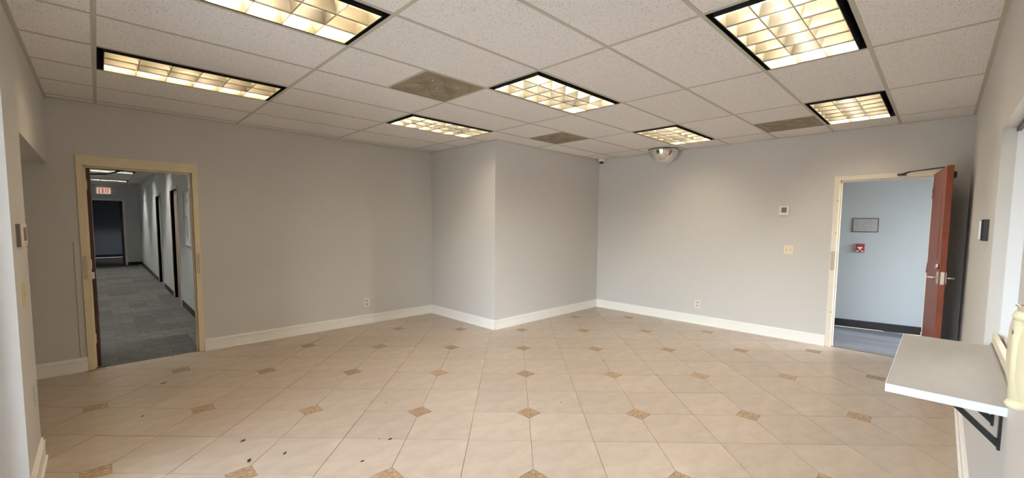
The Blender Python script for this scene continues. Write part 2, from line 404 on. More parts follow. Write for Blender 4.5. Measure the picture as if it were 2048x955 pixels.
# ceiling slab, panels and bars
ceiling = struct(box('ceiling', [(XL-0.2, YW-0.15, TOP-0.03, XR+0.15, YB+0.15, TOP)], m_blackpl))
struct(box('ceiling_passage', (-3.2, PASS_Y, ZC, XL-0.2, YB, ZC+0.1), m_panel))
struct(box('ceiling_office', (-1.7, -4.5, 2.6, XR, YW-0.15, 2.7), m_panel))
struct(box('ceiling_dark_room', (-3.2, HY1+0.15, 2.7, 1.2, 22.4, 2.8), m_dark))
struct(prism('ceiling_corridor', [(CX0, -3.0), (cor(-3.0), -3.0), (cor(3.4), 3.4), (CX0, 3.4)], 2.7, 2.8, m_panel))
struct(box('ceiling_door_gap', [(-3.35, YB, TOP, 2.8, HY0, TOP+0.02)], m_blackpl))
CR = [(XL, YW, BX, YB), (BX, YW, XR, BY)]
fixtures = {(1, 1): 'c', (1, 4): 'f', (1, -2): 'r', (3, -2): 'rr', (3, 1): 'b', (-1, 1): 't', (-1, 4): 'l', (-1, -2): 'u'}
vents = {(0.5, 2), (2.5, 3), (3.5, -1)}       # half cells filled with a vent
def panel(x0, y0, x1, y1):
    e = 0.002; bm = bmesh.new(); ok = False; cx, cy = (x0+x1)/2, (y0+y1)/2
    for r in CR:
        q = dedupe(clip([(x0+e, y0+e), (x1-e, y0+e), (x1-e, y1-e), (x0+e, y1-e)], *r))
        if len(q) >= 3:
            _prism(bm, [(a-cx, b-cy) for a, b in q], ZC+0.002, ZC+0.018); ok = True
    if ok:
        o = mesh_obj('ceiling_panel', bm, m_panel, ceiling); o.location = (cx, cy, 0)
    else: bm.free()
for i in range(-2, 5):
    for j in range(-3, 8):
        if (i, j) in fixtures: continue
        if (i, j) in {(int(math.floor(a)), b) for a, b in vents}:
            panel(i*U, j*V, (i+0.5)*U, (j+1)*V); continue
        panel(i*U, j*V, (i+1)*U, (j+1)*V)
def bar(x0, y0, x1, y1, z, t=0.0):
    L = []
    for r in CR:
        a, b, c, d = max(x0, r[0]), max(y0, r[1]), min(x1, r[2]), min(y1, r[3])
        if c-a > 0.004 and d-b > 0.004: L.append((a, b, z, c, d, z+0.0018))
    if L: box('grid_bar', L, m_bar, ceiling)
hw = 0.0125
for i in range(-1, 5): bar(i*U-hw, YW, i*U+hw, YB, ZC)
for j in range(-2, 8):
    for i in range(-2, 5):
        bar(max(i*U, -1*U-1.0)+hw, j*V-hw, (i+1)*U-hw, j*V+hw, ZC)
for (i, j) in vents: bar(i*U-hw, j*V+hw, i*U+hw, (j+1)*V-hw, ZC)
wa = 0.022
tr = box('wall_angle', [(XL, YW, ZC-0.001, XR, YW+wa, ZC+0.001), (XR-wa, YW+wa, ZC-0.001, XR, BY-wa, ZC+0.001), (BX, BY-wa, ZC-0.001, XR, BY, ZC+0.001), (BX-wa, BY-wa, ZC-0.001, BX, YB-wa, ZC+0.001), (XL, YB-wa, ZC-0.001, BX, YB, ZC+0.001), (XL, YW+wa, ZC-0.001, XL+wa, YB-wa, ZC+0.001)], m_bar, ceiling)
# hall ceiling
hceil = struct(box('ceiling_hall', (HX0, HY0, 2.95, HX1, HY1, 3.0), m_blackpl))
HL = [6.1, 9.2, 12.25, 15.35]
hy = HY0; hx = [HX0, -1.75, -0.53, HX1]; n0 = 0
ys = [HY0]
for f in HL: ys += [f-0.305, f+0.305]
for a, b, fill in [(ys[i], ys[i+1], i % 2 == 0) for i in range(len(ys)-1)]+[(ys[-1], HY1, True)]:
    for c0, c1 in zip(hx[:-1], hx[1:]):
        if not fill and c0 == -1.75: continue
        n_ = max(1, round((b-a)/0.61)); st = (b-a)/n_
        for q in range(n_): box('ceiling_panel', (c0+0.002, a+q*st+0.002, 2.702, c1-0.002, a+(q+1)*st-0.002, 2.715), m_panel, hceil)
        for q in range(n_+1): box('grid_bar', (c0+0.012, a+q*st-0.012, 2.70, c1-0.012, a+q*st+0.012, 2.7018), m_bar, hceil)
for c in hx[1:3]: box('grid_bar', (c-0.012, HY0, 2.70, c+0.012, HY1, 2.7018), m_bar, hceil)

# baseboards: flat board, cap and shoe
def baseboard(name, runs, m=m_white, h=0.14):
    """runs: (x0,y0,x1,y1,nx,ny): wall line and the normal into the room"""
    bm = bmesh.new()
    for (x0, y0, x1, y1, nx, ny) in runs:
        for (t, z0, z1) in ((0.016, 0.0, 0.100), (0.011, 0.100, 0.112), (0.019, 0.112, 0.122), (0.010, 0.122, h), (0.026, 0.0, 0.018)):
            ax, ay, bx_, by_ = min(x0, x1, x0+nx*t, x1+nx*t), min(y0, y1, y0+ny*t, y1+ny*t), max(x0, x1, x0+nx*t, x1+nx*t), max(y0, y1, y0+ny*t, y1+ny*t)
            boxes(bm, [(ax, ay, z0, bx_, by_, z1)])
    return struct(mesh_obj(name, bm, m))
tB = 0.016
baseboard('baseboard_back', [(-3.2, YB, LD[0], YB, 0, -1), (LD[1], YB, BX, YB, 0, -1)])
baseboard('baseboard_recess', [(BX, BY-tB, BX, YB-tB, -1, 0), (BX-tB*0, BY, XR-tB, BY, 0, -1)])
baseboard('baseboard_right', [(XR, RD[1], XR, BY, -1, 0), (XR, YW, XR, RD[0], -1, 0)])
baseboard('baseboard_front', [(XL, YW, XR, YW, 0, 1)])
baseboard('baseboard_left', [(XL, WIN[1], XL, PASS_Y, 1, 0), (XL-0.12, WIN[1], XL, WIN[1], 0, -1), (XL-0.19, PASS_Y, XL, PASS_Y, 0, 1), (XL, YW+0.02, XL, WIN[0], 1, 0)])
def black_base(name, lst): return struct(box(name, lst, m_blackbase))
black_base('baseboard_hall', [(HX1-0.01, HY0, 0, HX1, d2[0]-0.05, 0.1), (HX1-0.01, d2[1]+0.05, 0, HX1, d1[0]-0.05, 0.1), (HX1-0.01, d1[1]+0.05, 0, HX1, HY1, 0.1), (ED[1]+0.06, HY1-0.01, 0, HX1-0.01, HY1, 0.1), (HX0, HY0, 0, HX0+0.01, HY1, 0.1)])
struct(prism('baseboard_corridor', [(cor(3.4)-0.012, 3.4), (cor(-3.0)-0.012, -3.0), (cor(-3.0), -3.0), (cor(3.4), 3.4)], 0, 0.115, m_blackbase))
black_base('baseboard_dark_room', [(-3.2, 22.38, 0, 1.2, 22.4, 0.12)])

# ================================================================ DOORS
# --- left door: cream metal frame, dark leaf swung into the hall
D1 = empty('door_1', (0, 0, 0)); struct(D1)
x0, x1, zt = LD; fi = 0.052
box('door_frame', [(x0, YB-0.012, 0, x0+fi, HY0+0.012, zt-0.1), (x1-fi, YB-0.012, 0, x1, HY0+0.012, zt-0.1), (x0, YB-0.012, zt-0.1, x1, HY0+0.012, zt)], m_cream, D1, 0.002)
box('door_stop', [(x0+fi, YB+0.045, 0, x0+fi+0.016, YB+0.085, zt-0.1), (x1-fi-0.016, YB+0.045, 0, x1-fi, YB+0.085, zt-0.1), (x0+fi, YB+0.045, zt-0.116, x1-fi, YB+0.085, zt-0.1)], m_cream, D1, 0.0015)
box('floor_threshold', (x0+fi, YB+0.028, -0.004, x1-fi, YB+0.045, 0.003), m_bronze, D1)
leaf = box('door_leaf', (x0+fi+0.003, YB+0.10, 0.008, x0+fi+0.045, YB+0.10+0.87, zt-0.105), m_darkwood, D1, 0.002); tag(leaf, 'dark brown door leaf swung into the hall')
for z in (0.25, 1.03, 1.85): tubes('hinge', [((x0+fi+0.016, YB+0.092, z), (x0+fi+0.016, YB+0.092, z+0.10), 0.007)], m_steel, D1)
box('lock_face', (x0+fi+0.010, YB+0.0985, 0.93, x0+fi+0.036, YB+0.1, 1.0), m_steel, leaf)
tubes('closer_arm', [((-1.06, YB+0.10, zt-0.125), (-1.16, YB+0.42, zt-0.14), 0.008), ((-1.16, YB+0.42, zt-0.14), (-1.30, YB+0.55, zt-0.14), 0.008)], m_blackpl, D1)
box('closer_shoe', (-1.10, YB+0.085, zt-0.125, -1.02, YB+0.12, zt-0.100), m_blackpl, D1, 0.003)
box('strike_plate', (x1-fi-0.0015, YB+0.092, 1.0, x1-fi, YB+0.125, 1.13), m_steel, D1)
tag(box('worn_patch', (x1-0.045, YB-0.0135, 0.93, x1-0.012, YB-0.012, 1.16), m_taupe, D1), 'bare worn paint patch on the jamb')
tag(box('worn_patch', (x0+0.006, YB-0.0135, 0.94, x0+0.04, YB-0.012, 1.18), m_taupe, D1), 'scuffed paint patch on the jamb')
# --- right door: pale frame, mahogany leaf swung into the room
D2 = empty('door_2', (0, 0, 0)); struct(D2)
y0, y1, zt = RD; fj = 0.058
box('door_frame', [(XR-0.012, y0, 0, CX0+0.012, y0+fj, zt-0.055), (XR-0.012, y1-fj, 0, CX0+0.012, y1, zt-0.055), (XR-0.012, y0, zt-0.055, CX0+0.012, y1, zt)], m_cream_r, D2, 0.002)
box('door_stop', [(XR+0.045, y0+fj, 0, XR+0.085, y0+fj+0.005, zt-0.055), (XR+0.045, y1-fj-0.016, 0, XR+0.085, y1-fj, zt-0.055), (XR+0.045, y0+fj, zt-0.071, XR+0.085, y1-fj, zt-0.055)], m_cream_r, D2, 0.0015)
box('floor_threshold', (XR+0.03, y0+fj, -0.004, XR+0.045, y1-fj, 0.003), m_bronze, D2)
for z in (0.45, 1.45, 1.85): tubes('screw', [((XR-0.0135, y1-fj+0.012, z), (XR-0.012, y1-fj+0.012, z), 0.006)], m_bronze, D2, 8)
tag(box('worn_patch', (XR-0.0135, y1-0.05, 0.98, XR-0.012, y1-0.008, 1.22), m_taupe, D2), 'bare worn paint patch on the jamb')
box('strike_plate', (XR+0.005, y1-fj-0.0015, 0.98, XR+0.035, y1-fj, 1.14), m_steel, D2)
hx_, hy_ = XR-0.012, y0+fj
ang = math.radians(6.2)
def leafbox(name, lst, m, parent, bev=0.0):
    o = box(name, lst, m, parent, bev); return o
DL = bpy.data.objects.new('door_leaf_pivot', None)
L2 = box('door_leaf', (-0.90, -0.045, 0.010, 0.0, 0.0, 2.115), m_mahog, D2, 0.002)
L2.location = (hx_, hy_-0.002, 0); L2.rotation_euler = (0, 0, ang); tag(L2, 'open mahogany leaf with polished face')
bpy.data.objects.remove(DL)
# stiles and rails give the leaf its stepped edge; narrow raised strip of the same wood
box('raised_strip', (-0.70, 0.0, 1.22, -0.60, 0.0025, 1.86), m_mahog, L2, 0.001)
for s in (1, -1):
    yb = 0.0 if s > 0 else -0.045
    o = box('lever_handle', [(-0.875, min(yb, yb+s*0.010), 0.99, -0.815, max(yb, yb+s*0.010), 1.11)], m_steel, L2, 0.003)
    tubes('lever', [((-0.845, yb+s*0.008, 1.05), (-0.845, yb+s*0.062, 1.05), 0.010), ((-0.845, yb+s*0.058, 1.05), (-0.735, yb+s*0.060, 1.045), 0.009)], m_steel, o)
box('latch_plate', (-0.9015, -0.036, 0.99, -0.90, -0.010, 1.11), m_steel, L2)
tubes('deadbolt', [((-0.845, 0.0, 1.16), (-0.845, 0.022, 1.16), 0.024)], m_steel, L2, 14)
box('closer_shoe', (XR-0.045, -1.30, 2.118, XR-0.012, -1.225, 2.142), m_bronze, D2, 0.003)
tubes('closer_arm', [((XR-0.03, -1.265, 2.135), (XR-0.10, -1.33, 2.15), 0.009), ((XR-0.10, -1.33, 2.15), (4.90, -1.60, 2.14), 0.007), ((4.90, -1.60, 2.14), (4.90, -1.63, 2.115), 0.008)], m_bronze, D2)
box('closer_body', (-0.62, -0.10, 2.02, -0.36, -0.045, 2.08), m_bronze, L2, 0.004)
for z in (0.25, 1.03, 1.85): tubes('hinge', [((hx_, hy_+0.004, z), (hx_, hy_+0.004, z+0.10), 0.006)], m_steel, D2)
# --- doors of the hall
D3 = empty('door_3'); struct(D3)
box('door_frame', [(HX1-0.014, d2[0]-0.05, 0, HX1+0.15, d2[0]+0.0, d2[2]+0.05), (HX1-0.014, d2[1], 0, HX1+0.15, d2[1]+0.05, d2[2]+0.05), (HX1-0.014, d2[0], d2[2], HX1+0.15, d2[1], d2[2]+0.05)], m_cream_r, D3, 0.002)
box('door_leaf', (HX1+0.05, d2[0], 0.005, HX1+0.09, d2[1], d2[2]), m_brown, D3)
tag(box('closer_body', (HX1+0.01, 8.25, 1.93, HX1+0.05, 8.42, 2.0), m_whitepl, D3, 0.004), 'white closer near the head of the door')
D4 = empty('door_4'); struct(D4)
box('door_frame', [(HX1-0.014, d1[0]-0.05, 0, HX1+0.15, d1[0], d1[2]+0.05), (HX1-0.014, d1[1], 0, HX1+0.15, d1[1]+0.05, d1[2]+0.05), (HX1-0.014, d1[0], d1[2], HX1+0.15, d1[1], d1[2]+0.05)], m_hallwall, D4, 0.002)
box('door_leaf', (HX1+0.05, d1[0], 0.005, HX1+0.09, d1[1], d1[2]), m_greydoor, D4)
D5 = empty('door_5'); struct(D5)
box('door_frame', [(ED[0]-0.06, HY1-0.014, 0, ED[0], HY1+0.164, ED[2]+0.06), (ED[1], HY1-0.014, 0, ED[1]+0.06, HY1+0.164, ED[2]+0.06), (ED[0], HY1-0.014, ED[2], ED[1], HY1+0.164, ED[2]+0.06)], m_whitepl, D5, 0.002)
box('door_leaf', (ED[1]-0.05, HY1+0.17, 0.005, ED[1]-0.005, HY1+1.02, ED[2]), m_blackpl, D5)

# ================================================================ WINDOWS
W1 = empty('window_1'); struct(W1)       # storefront beside the camera
xa, xb = XL-0.175, XL-0.12
for a in (WIN[0], 0.18, WIN[1]-0.05): box('mullion', (xa, a, 0.0, xb, a+0.05, WIN[3]), m_alum, W1, 0.002)
for zz in (0.0, WIN[3]-0.05): box('rail', [(xa, WIN[0]+0.05, zz, xb, 0.18, zz+0.05), (xa, 0.23, zz, xb, WIN[1]-0.05, zz+0.05)], m_alum, W1, 0.002)
for a, b in ((WIN[0]+0.05, 0.18), (0.23, WIN[1]-0.05)): box('pane', (XL-0.150, a, 0.05, XL-0.146, b, WIN[3]-0.05), m_glass, W1)
W3 = empty('window_3'); struct(W3)       # end window of the corridor
box('window_frame', [(CX0-0.02, 3.42, 0.3, CX0+0.05, 3.47, 2.35), (CX0+0.05, 3.42, 0.3, cor(3.4), 3.47, 0.35), (CX0+0.05, 3.42, 2.30, cor(3.4), 3.47, 2.35)], m_alum, W3)
box('pane', (CX0+0.05, 3.44, 0.35, cor(3.4), 3.444, 2.30), m_glass, W3)
W4 = empty('window_added'); struct(W4)  # unseen second end window, added to bring more daylight into the corridor
box('window_frame', [(CX0-0.02, -3.10, 0.3, CX0+0.05, -3.05, 2.35), (CX0+0.05, -3.10, 0.3, cor(-3.0), -3.05, 0.35), (CX0+0.05, -3.10, 2.30, cor(-3.0), -3.05, 2.35)], m_alum, W4)
box('pane', (CX0+0.05, -3.08, 0.35, cor(-3.0), -3.076, 2.30), m_glass, W4)
# reception hatch: tracks of the sliding glass
W2 = empty('window_2'); struct(W2)
box('sliding_track', [(REC[0], YW-0.105, 0.951, REC[1], YW-0.088, 0.985), (REC[0], YW-0.072, 0.951, REC[1], YW-0.062, 0.985), (REC[0], YW-0.045, 0.951, REC[1], YW-0.025, 1.0), (REC[0], YW-0.105, 0.951, REC[1], YW-0.025, 0.958)], m_ivory, W2, 0.001)
tag(box('track_groove', (REC[0], YW-0.062, 0.958, REC[1], YW-0.045, 0.975), m_maroon, W2), 'dark groove of the track')
box('head_track', [(REC[0], YW-0.060, REC[3]-0.02, REC[1], YW-0.045, REC[3])], m_bronze, W2)
box('jamb_channel', [(REC[1]-0.006, YW-0.15, 0.951, REC[1], YW-0.050, REC[3])], m_alum, W2)

# ================================================================ CEILING LIGHTS
def louver_section(h, w0, w1, n=7):
    L = [(-(w0+(w1-w0)*((i/n)**2)), h*i/n) for i in range(n+1)]
    return L+[(-a, b) for a, b in L[::-1]]
def troffer(name, tube_m, zc, L=U, Wd=V):
    r = empty(name)
    ox, oy = L/2-0.0125, Wd/2-0.0125
    s = 0.034                                   # black air slot
    ix_, iy_ = ox-s, oy-s
    z1, zt_ = 0.070, 0.15
    bm = bmesh.new()
    boxes(bm, [(-ox-.004, -oy-.004, 0.001, ox+.004, -oy, z1), (-ox-.004, oy, 0.001, ox+.004, oy+.004, z1), (-ox-.004, -oy, 0.001, -ox, oy, z1), (ox, -oy, 0.001, ox+.004, oy, z1),
               (-ox, -oy, z1, ox, -iy_, z1+.003), (-ox, iy_, z1, ox, oy, z1+.003), (-ox, -iy_, z1, -ix_, iy_, z1+.003), (ix_, -iy_, z1, ox, iy_, z1+.003)])
    mesh_obj('air_slot', bm, m_black, r)
    bm = bmesh.new()
    boxes(bm, [(-ix_, -iy_, zt_, ix_, iy_, zt_+.01), (-ix_-.01, -iy_-.01, z1, -ix_, iy_+.01, zt_+.01), (ix_, -iy_-.01, z1, ix_+.01, iy_+.01, zt_+.01), (-ix_, -iy_-.01, z1, ix_, -iy_, zt_+.01), (-ix_, iy_, z1, ix_, iy_+.01, zt_+.01)])
    mesh_obj('reflector', bm, m_refl, r)
    zb = -0.012; h = z1-zb
    bm = bmesh.new()
    boxes(bm, [(-ix_, -iy_, zb, ix_, -iy_+.003, z1), (-ix_, iy_-.003, zb, ix_, iy_, z1), (-ix_, -iy_+.003, zb, -ix_+.003, iy_-.003, z1), (ix_-.003, -iy_+.003, zb, ix_, iy_-.003, z1)])
    mesh_obj('louver_rim', bm, m_black, r)
    jx, jy = ix_-.003, iy_-.003
    # inner lining of the rim, bright
    bm = bmesh.new()
    boxes(bm, [(-jx, -jy, zb+.002, jx, -jy+.003, z1), (-jx, jy-.003, zb+.002, jx, jy, z1), (-jx, -jy+.003, zb+.002, -jx+.003, jy-.003, z1), (jx-.003, -jy+.003, zb+.002, jx, jy-.003, z1)])
    mesh_obj('louver_lining', bm, m_louv, r)
    jx -= .003; jy -= .003
    def blade(axis, half, pos):
        key = ('blade', axis, round(half, 3))
        if key not in base:
            b = bmesh.new()
            sec = louver_section(h-0.004, 0.0012, 0.022)
            _prism(b, sec, -half, half, 'x' if axis == 'x' else 'y')
            bmesh.ops.recalc_face_normals(b, faces=b.faces[:])
            me = bpy.data.meshes.new('louver_blade'); b.to_mesh(me); b.free(); me.materials.append(m_louv); base[key] = me
            for p in me.polygons: p.use_smooth = len(p.vertices) == 4 and abs(p.normal.z) < 0.9
        o = bpy.data.objects.new('louver_blade', base[key])
        o.location = (0, pos, zb+.002) if axis == 'x' else (pos, 0, zb+.002); link(o, r)
    for q in (-1, 1): blade('x', jx, q*jy/3)
    for q in range(1, 6): blade('y', jy, -jx+2*jx*q/6)
    for q in (-1, 0, 1):
        key = ('tube', tube_m.name)
        if key not in base:
            b = bmesh.new(); tube(b, (-ix_+0.02, 0, 0), (ix_-0.02, 0, 0), 0.016, 8)
            me = bpy.data.meshes.new('lamp_tube'); b.to_mesh(me); b.free(); me.materials.append(tube_m); base[key] = me
        o = bpy.data.objects.new('lamp_tube', base[key]); o.location = (0, q*jy*2/3, 0.108); link(o, r)
    return r
FL = {'c': ((1, 1), 'lit square-celled ceiling light above the middle of the room', m_tube),
      'f': ((1, 4), 'lit celled ceiling light nearest the projecting wall corner', m_tube),
      'r': ((1, -2), 'large bright celled ceiling light at the top right of the photo', m_tube),
      'rr': ((3, -2), 'celled ceiling light in front of the wall above the mahogany door', m_tube),
      'b': ((3, 1), 'small celled ceiling light beside the mirrored dome', m_tube),
      't': ((-1, 1), 'amber celled ceiling light cut off by the top edge left of centre', m_tube_dim),
      'l': ((-1, 4), 'dim celled ceiling light nearest the left doorway', m_tube_dim),
      'u': ((-1, -2), 'celled ceiling light straight above the viewer, outside the photo', m_tube_dim)}
for k, ((i, j), lab, tm) in FL.items():
    t = troffer('ceiling_light', tm, ZC); t.location = ((i+0.5)*U, (j+0.5)*V, ZC)
    tag(t, lab, 'light', 'square-celled ceiling lights of the tiled room')
hl = ['first', 'second', 'third', 'fourth']
for q, yy in enumerate(HL):
    t = troffer('ceiling_light', m_tube_hall, 2.70); t.location = (-1.14, yy, 2.70)
    lab = ['hall ceiling light just beyond the left doorway, hidden by its head', 'hall ceiling light between the two side doors, above the doorway head', 'lit strip of hall ceiling light nearer the left doorway', 'lit strip of hall ceiling light nearest the exit sign'][q]
    tag(t, lab, 'light', 'ceiling lights of the hall')

# ================================================================ VENTS
def vent(label, i, j):
    r = empty('ceiling_vent', ((i+0.25)*U, (j+0.5)*V, ZC)); hs = 0.292
    box('face_plate', (-hs, -hs, 0.004, hs, hs, 0.010), m_vent, r)
    box('plate_lip', [(-hs, -hs, 0.0, hs, -hs+.008, 0.004), (-hs, hs-.008, 0.0, hs, hs, 0.004), (-hs, -hs+.008, 0.0, -hs+.008, hs-.008, 0.004), (hs-.008, -hs+.008, 0.0, hs, hs-.008, 0.004)], m_vent, r)
    for sx, sy in ((1, 1), (1, -1), (-1, 1), (-1, -1)):
        ring('raised_ring', 0.098, 0.006, m_vent, r, (sx*0.13, sy*0.13, 0.003))
        ring('raised_ring', 0.074, 0.003, m_vent, r, (sx*0.13, sy*0.13, 0.004), n=22)
    d = 0.105
    P = [(d, 0), (0, d), (-d, 0), (0, -d)]
    bm = bmesh.new()
    for a in range(4):
        tube(bm, (P[a][0], P[a][1], 0.001), (P[(a+1) % 4][0], P[(a+1) % 4][1], 0.001), 0.006, 6)
        tube(bm, (P[a][0], P[a][1], 0.002), (P[a][0]*2.0, P[a][1]*2.0, 0.002), 0.005, 6)
    mesh_obj('centre_frame', bm, m_vent, r)
    prism('centre_plate', [(p[0]*0.9, p[1]*0.9) for p in P], 0.000, 0.004, m_vent, r)
    for (a, b) in ((0, 0), (0.13, -0.13), (-0.13, -0.13)): lathe('screw', [(0, -0.002), (0.006, -0.001), (0.007, 0.003)], m_whitepl, r, 10, (a, b, -0.001 if a == 0 else 0.003))
    tag(r, label, 'vent', 'square tan vents in the ceiling')
vent('tan embossed ceiling vent left of the middle ceiling light', 0.5, 2)
vent('tan embossed ceiling vent above the projecting grey wall block', 2.5, 3)
vent('tan ceiling vent beside the light over the right wall', 3.5, -1)

# ================================================================ THINGS ON CEILING AND WALLS
# mirrored dome
dm = empty('dome_mirror', (5.145, 1.50, ZC-0.001)); R = 0.222
lathe('mirror_dome', [(R*math.cos(a), -R*math.sin(a)-0.006) for a in [math.pi/2*i/16 for i in range(16)]]+[(0, -R-0.006)], m_chrome, dm, 48)
lathe('dome_rim', [(R+0.004, 0.0), (R+0.008, -0.004), (R+0.004, -0.010), (R-0.004, -0.009), (R-0.004, 0.0)], m_blackpl, dm, 48)
tag(dm, 'mirrored half-dome security mirror under the ceiling by the right wall', 'mirror')
# small camera
cm = empty('dome_camera', (5.30, 2.73, ZC-0.001))
lathe('camera_base', [(0.0, 0.0), (0.052, 0.0), (0.058, -0.012), (0.056, -0.040), (0.048, -0.050), (0, -0.050)], m_whitepl, cm, 28)
lathe('camera_ball', [(0.040, -0.050), (0.038, -0.065), (0.028, -0.082), (0, -0.090)], m_blackpl, cm, 24)
tag(cm, 'small white security camera with black eye in the ceiling corner', 'camera')

def plate(name, side, a, z, w_, h_, t, m, label, cat, group=None):
    """side: 'R' wall at XR (faces -X), 'B' wall at YB (faces -Y), 'L' wall at XL (faces +X). Local frame: u along wall, v up, n out."""
    if side == 'R': r = empty(name, (XR, a, z), math.radians(-90))     # local x -> -Y , local -y -> -X
    if side == 'B': r = empty(name, (a, YB, z), 0)                       # local -y faces the room
    if side == 'L': r = empty(name, (XL, a, z), math.radians(90))       # local -y -> +X
    box('cover_plate', (-w_/2, -t, -h_/2, w_/2, 0, h_/2), m, r, min(0.002, t/3))
    return tag(r, label, cat, group)
def outlet(side, a, z, label):
    r = plate('wall_outlet', side, a, z, 0.09, 0.135, 0.006, m_almond, label, 'outlet')
    for s in (1, -1):
        o = box('socket', (-0.017, -0.008, s*0.026-0.014, 0.017, -0.006, s*0.026+0.014), m_taupe, r, 0.001)
        box('slot', [(-0.009, -0.0085, s*0.026-0.004, -0.006, -0.008, s*0.026+0.007), (0.006, -0.0085, s*0.026-0.004, 0.009, -0.008, s*0.026+0.007), (-0.002, -0.0085, s*0.026-0.011, 0.002, -0.008, s*0.026-0.007)], m_blackpl, o)
    return r
outlet('B', 1.62, 0.325, 'ivory outlet low on the back wall left of the projecting corner')
outlet('R', 0.972, 0.312, 'ivory outlet low on the right wall beneath the mirrored dome')
t = plate('wall_sensor', 'R', -0.122, 1.74, 0.118, 0.125, 0.022, m_ivory, 'cream square wall sensor with dark centre, above the switch plate', 'sensor')
box('sensor_window', (-0.030, -0.0235, -0.026, 0.030, -0.022, 0.040), m_greypl, t, 0.0006)
t = plate('light_switch', 'R', -0.196, 1.217, 0.116, 0.125, 0.006, m_ivory, 'cream double switch plate left of the mahogany door', 'switch')
for s in (-1, 1):
    box('toggle', (s*0.023-0.005, -0.018, -0.010, s*0.023+0.005, -0.006, 0.010), m_gold, t, 0.001)
    for zz in (-0.03, 0.03): box('screw', (s*0.023-0.003, -0.0072, zz-0.003, s*0.023+0.003, -0.006, zz+0.003), m_taupe, t)
# left pier
t = empty('thermostat', (XL, 1.905, 1.39)); tag(t, 'ivory digital thermostat on the wall end at the far left', 'thermostat')
box('housing', (0, 0, 0, 0.016, 0.20, 0.125), m_greypl, t, 0.002); box('front_cover', (0.016, 0.004, 0.002, 0.024, 0.205, 0.127), m_ivory, t, 0.002)
box('display', (0.024, 0.055, 0.03, 0.0248, 0.165, 0.105), m_screen, t); box('button', (0.024, 0.10, 0.010, 0.0252, 0.12, 0.018), m_greypl, t)
t = empty('light_switch', (XL, 2.015, 1.115)); tag(t, 'yellowed light switch on the wall end beneath the thermostat', 'switch')
box('cover_plate', (0, -0.045, -0.062, 0.005, 0.045, 0.062), m_gold, t, 0.0015); box('toggle', (0.005, -0.006, -0.012, 0.020, 0.006, 0.010), m_gold, t, 0.001)
t = empty('blank_plate', (XL, 2.19, 0.475)); tag(t, 'painted blank plate low on the wall end at the far left', 'cover plate')
box('cover_plate', (0, -0.04, -0.06, 0.004, 0.04, 0.06), m_wall, t, 0.0015)
for zz in (-0.045, 0.045): box('screw', (0.004, -0.003, zz-0.003, 0.0048, 0.003, zz+0.003), m_taupe, t)
t = empty('wire_cover', (-1.437, YB, 0.15)); tag(t, 'thin painted-over wire line beside the left door frame', 'wire')
box('vertical_run', (-0.003, -0.004, 0, 0.003, 0, 1.17), m_line, t); box('side_run', (-0.115, -0.003, 0.93, -0.003, 0, 0.934), m_wall, t)
# black reader on the front wall
t = empty('door_station', (2.33, YW, 1.462)); tag(t, 'black wall keypad with pale front, left of the reception hatch', 'keypad')
box('housing', (0, 0, 0, 0.14, 0.024, 0.122), m_blackpl, t, 0.002); box('front_bezel', (0.004, 0.024, 0.004, 0.136, 0.030, 0.118), m_blackpl, t, 0.001); box('face', (0.0, 0.030, 0.008, 0.14, 0.0335, 0.114), m_whitepl, t, 0.0008)

# counter shelf
t = empty('counter_shelf', (0.86, YW, 0.92)); tag(t, 'grey laminate counter shelf on black brackets at the right', 'shelf')
Lx = 1.06
box('shelf_board', [(0, -0.02, 0.0, Lx, 0.298, 0.029), (0.002, -0.148, 0.010, Lx+0.07, -0.02, 0.029)], m_lam, t, 0.0015)
box('edge_band', [(-0.003, -0.02, -0.001, 0.0, 0.3, 0.029), (0, 0.298, -0.001, Lx, 0.301, 0.029), (Lx, 0, -0.001, Lx+.003, 0.3, 0.029)], m_lamedge, t)
for bx_ in (0.10, 0.36):
    b = bmesh.new()
    boxes(b, [(bx_, 0.0, -0.155, bx_+0.028, 0.008, 0.0), (bx_, 0.008, -0.008, bx_+0.028, 0.16, -0.001)])
    o = mesh_obj('bracket', b, m_blackpl, t)
    b = bmesh.new(); 
    _prism(b, [(0.006, -0.150), (0.006, -0.122), (0.125, -0.008), (0.145, -0.008)], bx_+0.006, bx_+0.022, 'x')
    mesh_obj('brace', b, m_blackpl, o)

# wall phone at the right picture edge
t = empty('wall_phone', (0.235, YW, 1.105)); tag(t, 'cream wall telephone cut off by the right picture edge', 'telephone')
def dome_shell(nm, cx, cz, rx, rz, d, m, parent, y0_=0.0, e=0.62):
    bm = bmesh.new(); rows = []; n_ = 36; k_ = 9
    for q in range(k_+1):
        t_ = math.pi/2*q/k_; rr = max(math.cos(t_), 0)**0.55; yy_ = y0_+d*math.sin(t_)
        if q == k_: rows.append([bm.verts.new((cx, yy_, cz))]); continue
        row = []
        for p_ in range(n_):
            w_ = 2*math.pi*p_/n_; c_, s_ = math.cos(w_), math.sin(w_)
            row.append(bm.verts.new((cx+rx*rr*math.copysign(abs(c_)**e, c_), yy_, cz+rz*rr*math.copysign(abs(s_)**e, s_))))
        rows.append(row)
    for a_, b_ in zip(rows[:-1], rows[1:]):
        for p_ in range(n_):
            if len(b_) == 1: bm.faces.new((a_[p_], a_[(p_+1) % n_], b_[0]))
            else: bm.faces.new((a_[p_], a_[(p_+1) % n_], b_[(p_+1) % n_], b_[p_]))
    return mesh_obj(nm, bm, m, parent, smooth=True)
dome_shell('phone_base', 0.12, 0.125, 0.125, 0.130, 0.052, m_phone, t)
bm = bmesh.new()
tube(bm, (0.05, 0.040, 0.02), (0.05, 0.040, 0.23), 0.014, 16)
o = mesh_obj('handset', bm, m_phone, t, smooth=True)
